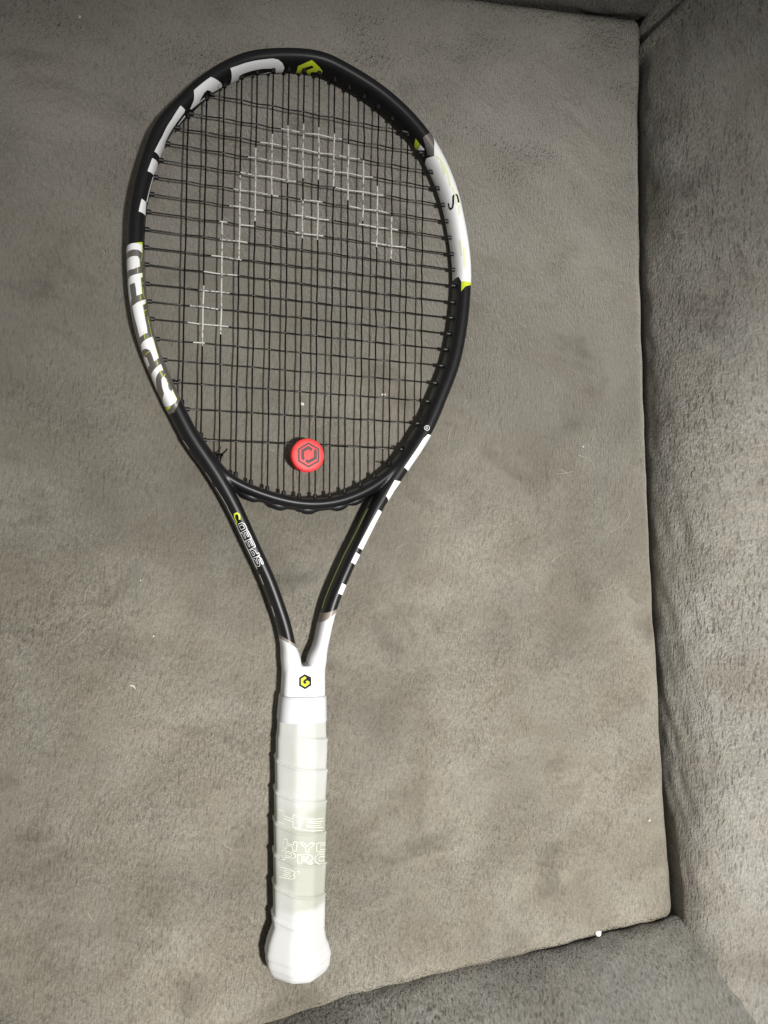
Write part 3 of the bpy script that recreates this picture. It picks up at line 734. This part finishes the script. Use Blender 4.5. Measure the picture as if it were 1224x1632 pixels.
roll('backrest', lambda y: x_right(y) + np.interp(y, [-0.36, -0.1, 0.1, 0.5], [0.0040, 0.0014, 0.0005, 0.0014]), (1, 0),
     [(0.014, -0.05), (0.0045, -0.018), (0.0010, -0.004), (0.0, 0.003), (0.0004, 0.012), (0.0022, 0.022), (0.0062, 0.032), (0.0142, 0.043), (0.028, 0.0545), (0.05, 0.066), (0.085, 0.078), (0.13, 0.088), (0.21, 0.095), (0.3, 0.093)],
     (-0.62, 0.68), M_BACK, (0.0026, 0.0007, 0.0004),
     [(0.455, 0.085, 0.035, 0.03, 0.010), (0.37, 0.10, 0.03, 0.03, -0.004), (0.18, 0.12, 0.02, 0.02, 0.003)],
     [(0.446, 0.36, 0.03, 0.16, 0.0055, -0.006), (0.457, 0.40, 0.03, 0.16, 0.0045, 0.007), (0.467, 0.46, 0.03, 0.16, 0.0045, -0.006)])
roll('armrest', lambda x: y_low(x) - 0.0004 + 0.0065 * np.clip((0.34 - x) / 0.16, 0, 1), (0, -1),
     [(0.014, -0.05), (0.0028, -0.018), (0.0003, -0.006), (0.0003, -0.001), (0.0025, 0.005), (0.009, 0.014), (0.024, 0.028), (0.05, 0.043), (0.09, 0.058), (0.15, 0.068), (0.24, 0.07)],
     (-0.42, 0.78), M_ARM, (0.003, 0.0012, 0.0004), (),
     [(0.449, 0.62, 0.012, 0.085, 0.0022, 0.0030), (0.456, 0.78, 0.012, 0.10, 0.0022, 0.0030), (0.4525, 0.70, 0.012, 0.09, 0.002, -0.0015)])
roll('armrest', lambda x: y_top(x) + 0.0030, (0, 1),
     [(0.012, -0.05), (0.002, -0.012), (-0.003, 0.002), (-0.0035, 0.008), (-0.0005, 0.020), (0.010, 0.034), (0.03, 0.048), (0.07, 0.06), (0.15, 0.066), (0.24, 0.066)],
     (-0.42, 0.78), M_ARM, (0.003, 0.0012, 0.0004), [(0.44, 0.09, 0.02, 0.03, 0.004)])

# ---------------------------------------------------------------- the racket
racket = thing('tennis_racket', 'black and white tennis racket with a white wrapped grip lying on grey suede', 'tennis racket', (0.125, -0.05, 0.0))

hoop = Hoop(PATH)
acc = Acc()
us = np.linspace(0, hoop.len, 720)
vs = np.arange(0, 360, 9.0)
U, V = np.meshgrid(us, vs, indexing='ij')
acc.add(hoop.at(U, V).reshape(-1, 3), grid_faces(len(us), len(vs), True, True))

# the bridge that closes the head above the throat, wide where it runs into the shafts
br = np.asarray(BRIDGE)
d = np.r_[0, np.cumsum(np.hypot(*np.diff(br, axis=0).T))]
t = np.linspace(0, d[-1], 160)
bc = np.stack([np.interp(t, d, br[:, k]) for k in (0, 1)], -1)
kk = np.exp(-0.5 * (np.arange(-14, 15) / 5.0) ** 2)
kk /= kk.sum()
bc = np.stack([np.convolve(np.pad(bc[:, k], 14, 'reflect', reflect_type='odd'), kk, 'valid') for k in (0, 1)], -1)
bt = unit(np.gradient(bc, axis=0))
bn = np.stack([-bt[:, 1], bt[:, 0]], -1)
e = np.minimum(t, t[-1] - t)
flare = np.exp(-(np.clip(e - 0.022, 0, 1) / 0.012) ** 2)
ba = 0.0044 + 0.0022 * flare
bb = 0.0100 + 0.0006 * flare
ph = np.radians(vs)
ex = 2 / 2.3
bx_ = ba[:, None] * (np.sign(np.cos(ph)) * np.abs(np.cos(ph)) ** ex)[None]
bz_ = bb[:, None] * (np.sign(np.sin(ph)) * np.abs(np.sin(ph)) ** ex)[None]
BP = np.concatenate([bc[:, None] + bn[:, None] * bx_[..., None], (ZM + bz_)[..., None]], -1)
acc.add(BP.reshape(-1, 3), [tuple(reversed(f)) for f in grid_faces(160, len(vs), True, True)])


def loft(tab, n, power, closed_end=True, tilt=None):
    """rounded-box sections along a handle table"""
    tab = np.asarray(tab, float)
    dv = unit(tab[-1, 1:3] - tab[0, 1:3])
    side = np.array([-dv[1], dv[0]])
    a = np.arange(n) * 2 * np.pi / n
    c = np.sign(np.cos(a)) * np.abs(np.cos(a)) ** (2 / power)
    s = np.sign(np.sin(a)) * np.abs(np.sin(a)) ** (2 / power)
    P = np.zeros((len(tab), n, 3))
    P[..., 0] = tab[:, 1:2] + side[0] * tab[:, 3:4] * c
    P[..., 1] = tab[:, 2:3] + side[1] * tab[:, 3:4] * c
    P[..., 2] = ZM + tab[:, 4:5] * s
    return P.reshape(-1, 3), grid_faces(len(tab), n, True, True)


acc.add(*loft(THROAT, 40, 4.0))
raw = bpy.data.meshes.new('frame')
raw.from_pydata([tuple(v) for v in acc.verts()], [], acc.f)
bm = bmesh.new()
bm.from_mesh(raw)
bmesh.ops.recalc_face_normals(bm, faces=bm.faces)
bm.to_mesh(raw)
bm.free()
tmp = bpy.data.objects.new('frame', raw)
COL.objects.link(tmp)
md = tmp.modifiers.new('weld', 'REMESH')
md.mode = 'VOXEL'
md.voxel_size = 0.0008
sm = tmp.modifiers.new('soften', 'SMOOTH')
sm.factor = 0.5
sm.iterations = 9
dg = bpy.context.evaluated_depsgraph_get()
fmesh = bpy.data.meshes.new_from_object(tmp.evaluated_get(dg))
bpy.data.objects.remove(tmp)
fmesh.materials.clear()
fmesh.materials.append(M_FRAME)
fmesh.polygons.foreach_set('use_smooth', [True] * len(fmesh.polygons))
frame = bpy.data.objects.new('frame', fmesh)
COL.objects.link(frame)
adopt(frame, racket)
fv = np.empty(len(fmesh.vertices) * 3)
fmesh.vertices.foreach_get('co', fv)
FBVH = BVHTree.FromPolygons([Vector(v) for v in fv.reshape(-1, 3)], [tuple(p.vertices) for p in fmesh.polygons])


# handle: collar, overgrip, butt
grip = Grip(GRIP)
obj('grip_collar', *loft(COLLAR, 48, 3.2), M_COLLAR, racket, sharp=50)
gu = np.arange(0, grip.len, 0.0005)
gv = np.arange(0, 360, 3.0)
U, V = np.meshgrid(gu, gv, indexing='ij')
GP = grip.at(U, V)
obj('overgrip', GP.reshape(-1, 3), grid_faces(len(gu), len(gv), True, True), M_GRIP, racket)
bt_ = np.asarray(BUTT)
bgrip = Grip(bt_)
q = np.linspace(0, 1, 46) ** 0.8 * bt_[-1, 0]
Bv = []
for tt in q:
    x, y, hw, hh = lerp_table(tt, bt_)
    r = bgrip.radial(gv)
    k = 0.00012 * math.sin(tt * 900) + (0.0004 if 0.010 < tt < 0.0255 else 0)
    c, s = np.cos(np.radians(gv)), np.sin(np.radians(gv))
    Xx = (hw * r + k) * c
    Bv.append(np.stack([x + bgrip.side[0] * Xx, y + bgrip.side[1] * Xx, ZM + (hh * r + k) * s], -1))
Bv = np.concatenate(Bv)
obj('butt_cap', Bv, grid_faces(len(q), len(gv), True, True), M_GRIP, racket)

# rubber strip and its bumps under the bridge
u2 = np.linspace(26, 133, 60).astype(int)
strip = Acc()
bumps = np.asarray(BUMPS)
P = bc[u2] + bn[u2] * 0
inside = np.sign(((np.array([0.128, 0.16]) - bc[80]) * bn[80]).sum())
off = -inside * (ba[u2] - 0.0004)
wid = 0.0013 + 0 * off
hgt = 0.0030 + 0 * off
for b in bumps:
    i = np.hypot(*(P - b).T).argmin()
    w = np.exp(-((t[u2] - t[u2[i]]) / 0.0055) ** 4)
    wid = wid + 0.0024 * w
    hgt = hgt + 0.0016 * w
aa = np.radians(np.arange(0, 360, 30))
ring = np.concatenate([(P + bn[u2] * off[:, None])[:, None] + bn[u2][:, None] * (wid[:, None] * np.cos(aa)[None])[..., None], (ZM - 0.001 + hgt[:, None] * np.sin(aa)[None])[..., None]], -1)
obj('bumper_strip', ring.reshape(-1, 3), grid_faces(len(u2), 12, True, True), M_RUBBER, racket)


# ---------------------------------------------------------------- paint on the frame and grip
def surface(which, u, v, lift):
    if which == 'grip':
        return grip.at(u, v, lift), grip.at(u, v, lift + 1e-3) - grip.at(u, v, lift)
    P = hoop.at(u, v)
    Q, Nn = [], []
    for p in P.reshape(-1, 3):
        loc, nor, _, _ = FBVH.find_nearest(Vector(p))
        Q.append(loc + nor * lift)
        Nn.append(nor)
    return np.asarray(Q).reshape(P.shape), np.asarray(Nn).reshape(P.shape)


def filled(which, poly, lift):
    """a painted area given in (length, angle) on the surface, cut fine enough to follow it"""
    bm = bmesh.new()
    q = [Vector((u * 1000, v / 8.0, 0)) for u, v in poly]
    vv = [bm.verts.new(p) for p in q]
    for tri in tessellate_polygon([q]):
        try:
            bm.faces.new([vv[i] for i in tri])
        except ValueError:
            pass
    lo = [min(p[i] for p in q) for i in (0, 1)]
    hi = [max(p[i] for p in q) for i in (0, 1)]
    for i, step in ((0, 1.3), (1, 0.9)):
        x = math.ceil(lo[i] / step) * step
        while x < hi[i]:
            n = Vector((1, 0, 0)) if i == 0 else Vector((0, 1, 0))
            bmesh.ops.bisect_plane(bm, geom=bm.verts[:] + bm.edges[:] + bm.faces[:], plane_co=n * x, plane_no=n, dist=1e-5)
            x += step
    bm.verts.index_update()
    uv = np.array([v.co[:2] for v in bm.verts])
    F = [tuple(v.index for v in f.verts) for f in bm.faces]
    bm.free()
    P, _ = surface(which, uv[:, 0] / 1000, uv[:, 1] * 8.0, lift)
    return P, F


def ribbon(which, pts, width, closed, lift):
    p = np.asarray(pts, float)
    if closed:
        p = np.r_[p, p[:1]]
    P0, _ = surface(which, p[:, 0], p[:, 1], 0)
    out = []
    for i in range(len(p) - 1):
        n = max(1, int(np.linalg.norm(P0[i + 1] - P0[i]) / 0.0008))
        out += [p[i] + (p[i + 1] - p[i]) * k / n for k in range(n)]
    out.append(p[-1])
    out = np.array(out)
    P, Nn = surface(which, out[:, 0], out[:, 1], lift)
    T = np.gradient(P, axis=0)
    if closed:
        T[0] = T[-1] = P[1] - P[-2]
    B = unit(np.cross(unit(T + 1e-12), unit(Nn)) + 1e-12) * width / 2
    v = np.stack([P - B, P + B], 1).reshape(-1, 3)
    return v, [(2 * i, 2 * i + 1, 2 * i + 3, 2 * i + 2) for i in range(len(P) - 1)]


for which, m, layer, poly in DECALS:
    P, F = filled(which, poly, 0.00008 + 0.00007 * layer)
    obj('painted_patch' if layer == 1 else 'painted_mark', P, F, MATS[m], racket)
for which, m, layer, w, closed, pts in STROKES:
    v, f = ribbon(which, pts, w, closed, 0.00010 + 0.00007 * layer)
    obj('printed_letter' if which == 'grip' else 'painted_line', v, f, MATS[m], racket)


def flat(poly, z, m, name, parent, thick=0.0003):
    p = [Vector((x, y, z)) for x, y in poly]
    n = len(p)
    F = [tuple(t) for t in tessellate_polygon([p])]
    v = p + [q - Vector((0, 0, thick)) for q in p]
    F += [(i, (i + 1) % n, (i + 1) % n + n, i + n) for i in range(n)]
    return obj(name, v, F, m, parent, smooth=False)


zt = ZM + THROAT[3][4] + 0.0001
flat(HEX, zt + 0.0001, M_NAVY, 'emblem', racket)
flat(GEE, zt + 0.00022, M_GLIME, 'emblem_letter', racket)

# ---------------------------------------------------------------- strings and grommets
mains = [(np.array(a), np.array(b)) for a, b in MAIN]
crosses = [(np.array(a), np.array(b)) for a, b in CROSS]


def meet(a, b):
    (p, q), (r, s) = a, b
    M = np.array([q - p, -(s - r)]).T
    t, u = np.linalg.solve(M, r - p)
    return t, u


walls = np.r_[hoop.p, bc[20:140]]
wall_a = np.r_[hoop.half(hoop.s)[0], ba[20:140]]


def wall_gap(p):
    dd = np.hypot(*(walls - p).T)
    i = dd.argmin()
    return dd[i] - wall_a[i]


def string(seg, others, sign, whites, r, m, wob):
    p, q = seg
    L = np.hypot(*(q - p))
    e0 = max(wall_gap(p), 0) + 0.004
    e1 = max(wall_gap(q), 0) + 0.004
    ts, zs = [], []
    for j, o in enumerate(others):
        t, u = meet(seg, o)
        if 0 < t < 1 and -0.01 < u < 1.01:
            ts.append(t)
            zs.append(sign * (1 if j % 2 else -1) * 0.00062)
    od = np.argsort(ts)
    ts, zs = np.array(ts)[od], np.array(zs)[od]
    ks = set(np.round(np.linspace(-e0 / L, 1 + e1 / L, int(L / 0.0028)), 5)) | set(np.round(ts, 5))
    for a, b in whites:
        ks |= {a, b}
    ks = np.array(sorted(ks))
    z = np.zeros(len(ks))
    for i, k in enumerate(ks):
        j = np.searchsorted(ts, k)
        if 0 < j < len(ts):
            f = (k - ts[j - 1]) / (ts[j] - ts[j - 1])
            f = 0.5 - 0.5 * math.cos(math.pi * f)
            z[i] = zs[j - 1] + (zs[j] - zs[j - 1]) * f
        elif j == 0:
            z[i] = zs[0] * math.exp(-abs(ts[0] - k) * L / 0.01)
        else:
            z[i] = zs[-1] * math.exp(-abs(ts[-1] - k) * L / 0.01)
    d = (q - p) / L
    n = np.array([-d[1], d[0]])
    xy = p + (q - p) * ks[:, None]
    side = wob * np.sin(ks * L * 70 + random.uniform(0, 6)) + wob * 0.7 * np.sin(ks * L * 145 + random.uniform(0, 6))
    side *= np.clip(np.minimum(ks, 1 - ks) * 12, 0, 1)
    xy = xy + n * side[:, None]
    P = np.c_[xy, ZM + z]
    v, f = tube(P, r, 8)
    mi = []
    for i in range(len(ks) - 1):
        c = (ks[i] + ks[i + 1]) / 2
        w = any(a <= c <= b for a, b in whites)
        mi += [1 if w else 0] * 8
    mi += [0, 0]
    obj('string', v, f, [m, M_STENCIL], racket, midx=mi)


for i, s in enumerate(mains):
    string(s, crosses, 1 if i % 2 else -1, WHITE_MAIN.get(i, []), 0.00060, M_STRING, 0.00012)
for i, s in enumerate(crosses):
    string(s, mains, -1 if i % 2 else 1, WHITE_CROSS.get(i, []), 0.00052, M_CROSS, 0.00009)

gm = None
for p, q in mains + crosses:
    for a, b in ((p, q), (q, p)):
        d = (b - a) / np.hypot(*(b - a))
        g = wall_gap(a)
        if gm is None:
            prof = [(-0.004, 0.0016), (0.0026, 0.0016), (0.0031, 0.00145), (0.0032, 0.0009)]
            P = np.array([(x, 0, 0) for x, r in prof])
            v, f = tube(P, [r for x, r in prof], 12)
            gm = obj('grommet', v, f, M_RUBBER, racket, sharp=40)
            o = gm
        else:
            o = gm.copy()
            COL.objects.link(o)
            adopt(o, racket)
        base = a - d * g
        o.location = (base[0], base[1], ZM)
        o.rotation_euler = (0, 0, math.atan2(d[1], d[0]))

kt = np.linspace(0, 2 * np.pi, 40)
kp = np.stack([np.sin(kt) + 2 * np.sin(2 * kt), np.cos(kt) - 2 * np.cos(2 * kt), -np.sin(3 * kt) * 1.3], -1) * 0.00072
kv, kf = tube(kp, 0.00065, 8, False)
ka = Acc().add(kv, kf)
tl = [(0.001, 0.0003, 0.0006), (0.0022, 0.0016, 0.0016), (0.0040, 0.0034, 0.0024), (0.0052, 0.0050, 0.0026)]
ka.add(*tube(tl, 0.0006, 8))
k0 = None
for i, (x, y) in enumerate(KNOTS):
    if k0 is None:
        k0 = o = obj('knot', ka.verts(), ka.f, M_STRING, racket)
    else:
        o = k0.copy()
        COL.objects.link(o)
        adopt(o, racket)
        o.scale = (0.85, 0.85, 0.85)
    o.location = (x, y, ZM + 0.0006)
    o.rotation_euler = (0, 0, (0.05, 2.2, -0.6, 2.4, -1.2)[i])

# ---------------------------------------------------------------- the red dampener
DX, DY, DR = DAMP
damper = thing('vibration_dampener', 'round red rubber dampener with a dark hexagon emblem, between two racket strings', 'dampener', (DX, DY, ZM - 0.004))
prof = [(0.0, -0.0042), (DR * 0.86, -0.0042), (DR * 0.95, -0.0036), (DR * 0.98, -0.0024), (DR * 0.90, -0.0012), (DR * 0.90, 0.0010), (DR * 0.985, 0.0018), (DR, 0.0028), (DR * 0.985, 0.0038), (DR * 0.94, 0.0046), (DR * 0.86, 0.0051), (DR * 0.80, 0.0052), (0.0, 0.0052)]
n = 72
aa = np.arange(n) * 2 * np.pi / n
v = np.concatenate([np.stack([DX + r * np.cos(aa), DY + r * np.sin(aa), ZM + z + 0 * aa], -1) for r, z in prof])
obj('body', v, grid_faces(len(prof), n, True), M_RED, damper, sharp=55)


def flat_stroke(pts, w, closed, z):
    P = np.asarray(pts, float)
    n = len(P)
    L, R = [], []
    for i in range(n):
        a = P[(i - 1) % n] if closed or i else None
        b = P[(i + 1) % n] if closed or i < n - 1 else None
        d0 = unit(P[i] - a) if a is not None else unit(b - P[i])
        d1 = unit(b - P[i]) if b is not None else d0
        n0 = np.array([-d0[1], d0[0]])
        n1 = np.array([-d1[1], d1[0]])
        mv = unit(n0 + n1)
        mv = mv / max(0.4, (mv * n0).sum()) * w / 2
        L.append(P[i] + mv)
        R.append(P[i] - mv)
    v = [(*p, z) for p in L] + [(*p, z) for p in R]
    f = [(i, (i + 1) % n, (i + 1) % n + n, i + n) for i in range(n if closed else n - 1)]
    return v, f


for w, closed, pts in DAMP_STROKES:
    obj('emblem', *flat_stroke(pts, w, closed, ZM + 0.00528), M_EMBLEM, damper, smooth=False)

# ---------------------------------------------------------------- litter on the seat
HAIR_LABELS = [
    'pale stray hair on the seat just right of the lower racket head',
    'pale stray hair crossing another one, right of the racket throat',
    'short pale hair lying across a longer one, right of the racket throat',
    'hooked pale hair on the bare seat right of the racket throat',
    'slim upright hair above the hooked hair on the bare seat',
    'longest bent pale hair, near the middle of the backrest crease',
    'faint hair on the seat in line with the racket shaft, right side',
    "short faint hair on the seat left of the backrest crease's middle",
    'long slanting pale hair by the left edge, level with the throat',
    'pale hair beside the curved white paper bit, lower left seat',
    'faint hair just above the long slanting hair by the left edge',
    'tiny upright hair below the long slanting hair by the left edge',
    'long pale hair near the upper seat crease, left of the corner',
    'upright pale hair close to the top right seat corner',
    'pale hair touching the backrest crease at the top right seat corner',
    'wavy level hair on the seat right of the racket tip',
    'pale hair on the seat right of the butt cap',
    'tiny upright hair above the lower armrest crease',
    'faint short hair on the upper left seat, near the top edge',
    "tiny upright hair left of the racket head's upper rim",
    "tiny level hair touching the racket head's upper left rim",
    "hair seen between strings above the white stencil's left arm",
    'long faint hair seen through the right strings below the stencil',
    'tiny hair on the seat right of the white shaft dashes',
    'short hair on the seat beside the lowest white shaft dash',
    'small hair on the seat left of the lower grip',
    'small hair on the lower left seat, far from the grip',
    'tiny hair just outside the right racket shaft',
    'small faint hair on the bare seat right of the white throat',
]
for i, h in enumerate(HAIRS):
    p = np.asarray(h)
    t0 = np.linspace(0, 1, len(p))
    tt = np.linspace(0, 1, 14)
    deg = min(2, len(p) - 1)
    xy = np.stack([np.polyval(np.polyfit(t0, p[:, k], deg), tt) for k in (0, 1)], -1)
    z = seat_z(xy[:, 0], xy[:, 1]) + 0.0006 + 0.0008 * np.sin(tt * 3.14) * random.uniform(0.3, 1)
    c = np.array([*xy[7], 0])
    v, f = tube(np.c_[xy, z] - c, 0.00011, 5)
    o = obj('stray_hair', v, f, M_HAIR)
    o.location = c
    o['label'] = HAIR_LABELS[i]
    o['category'] = 'hair'
    o['group'] = 'stray hairs on the seat'
for i, (lab, (x, y), r, k) in enumerate(CRUMBS):
    bm = bmesh.new()
    bmesh.ops.create_icosphere(bm, subdivisions=2, radius=r)
    ang = (0.4, -0.4, 0.0, 1.3, 0.5, 0.2, 0.9, -0.5, 0.2)[i]
    for v in bm.verts:
        v.co *= random.uniform(0.78, 1.12)
        v.co.x *= k
        v.co.z *= 0.75
        if k > 3:
            v.co.y = v.co.y * 0.8 - (v.co.x / r) ** 2 * r * 0.12
    bmesh.ops.rotate(bm, verts=bm.verts, cent=(0, 0, 0), matrix=Matrix.Rotation(ang, 3, 'Z'))
    me = bpy.data.meshes.new('crumb')
    bm.to_mesh(me)
    bm.free()
    me.materials.append(M_CRUMB if r > 0.002 else M_SPECK)
    o = bpy.data.objects.new('crumb', me)
    COL.objects.link(o)
    o.location = (x, y, float(seat_z(np.array(x), np.array(y))) + r * 0.7)
    o['label'] = lab
    o['category'] = 'crumb'
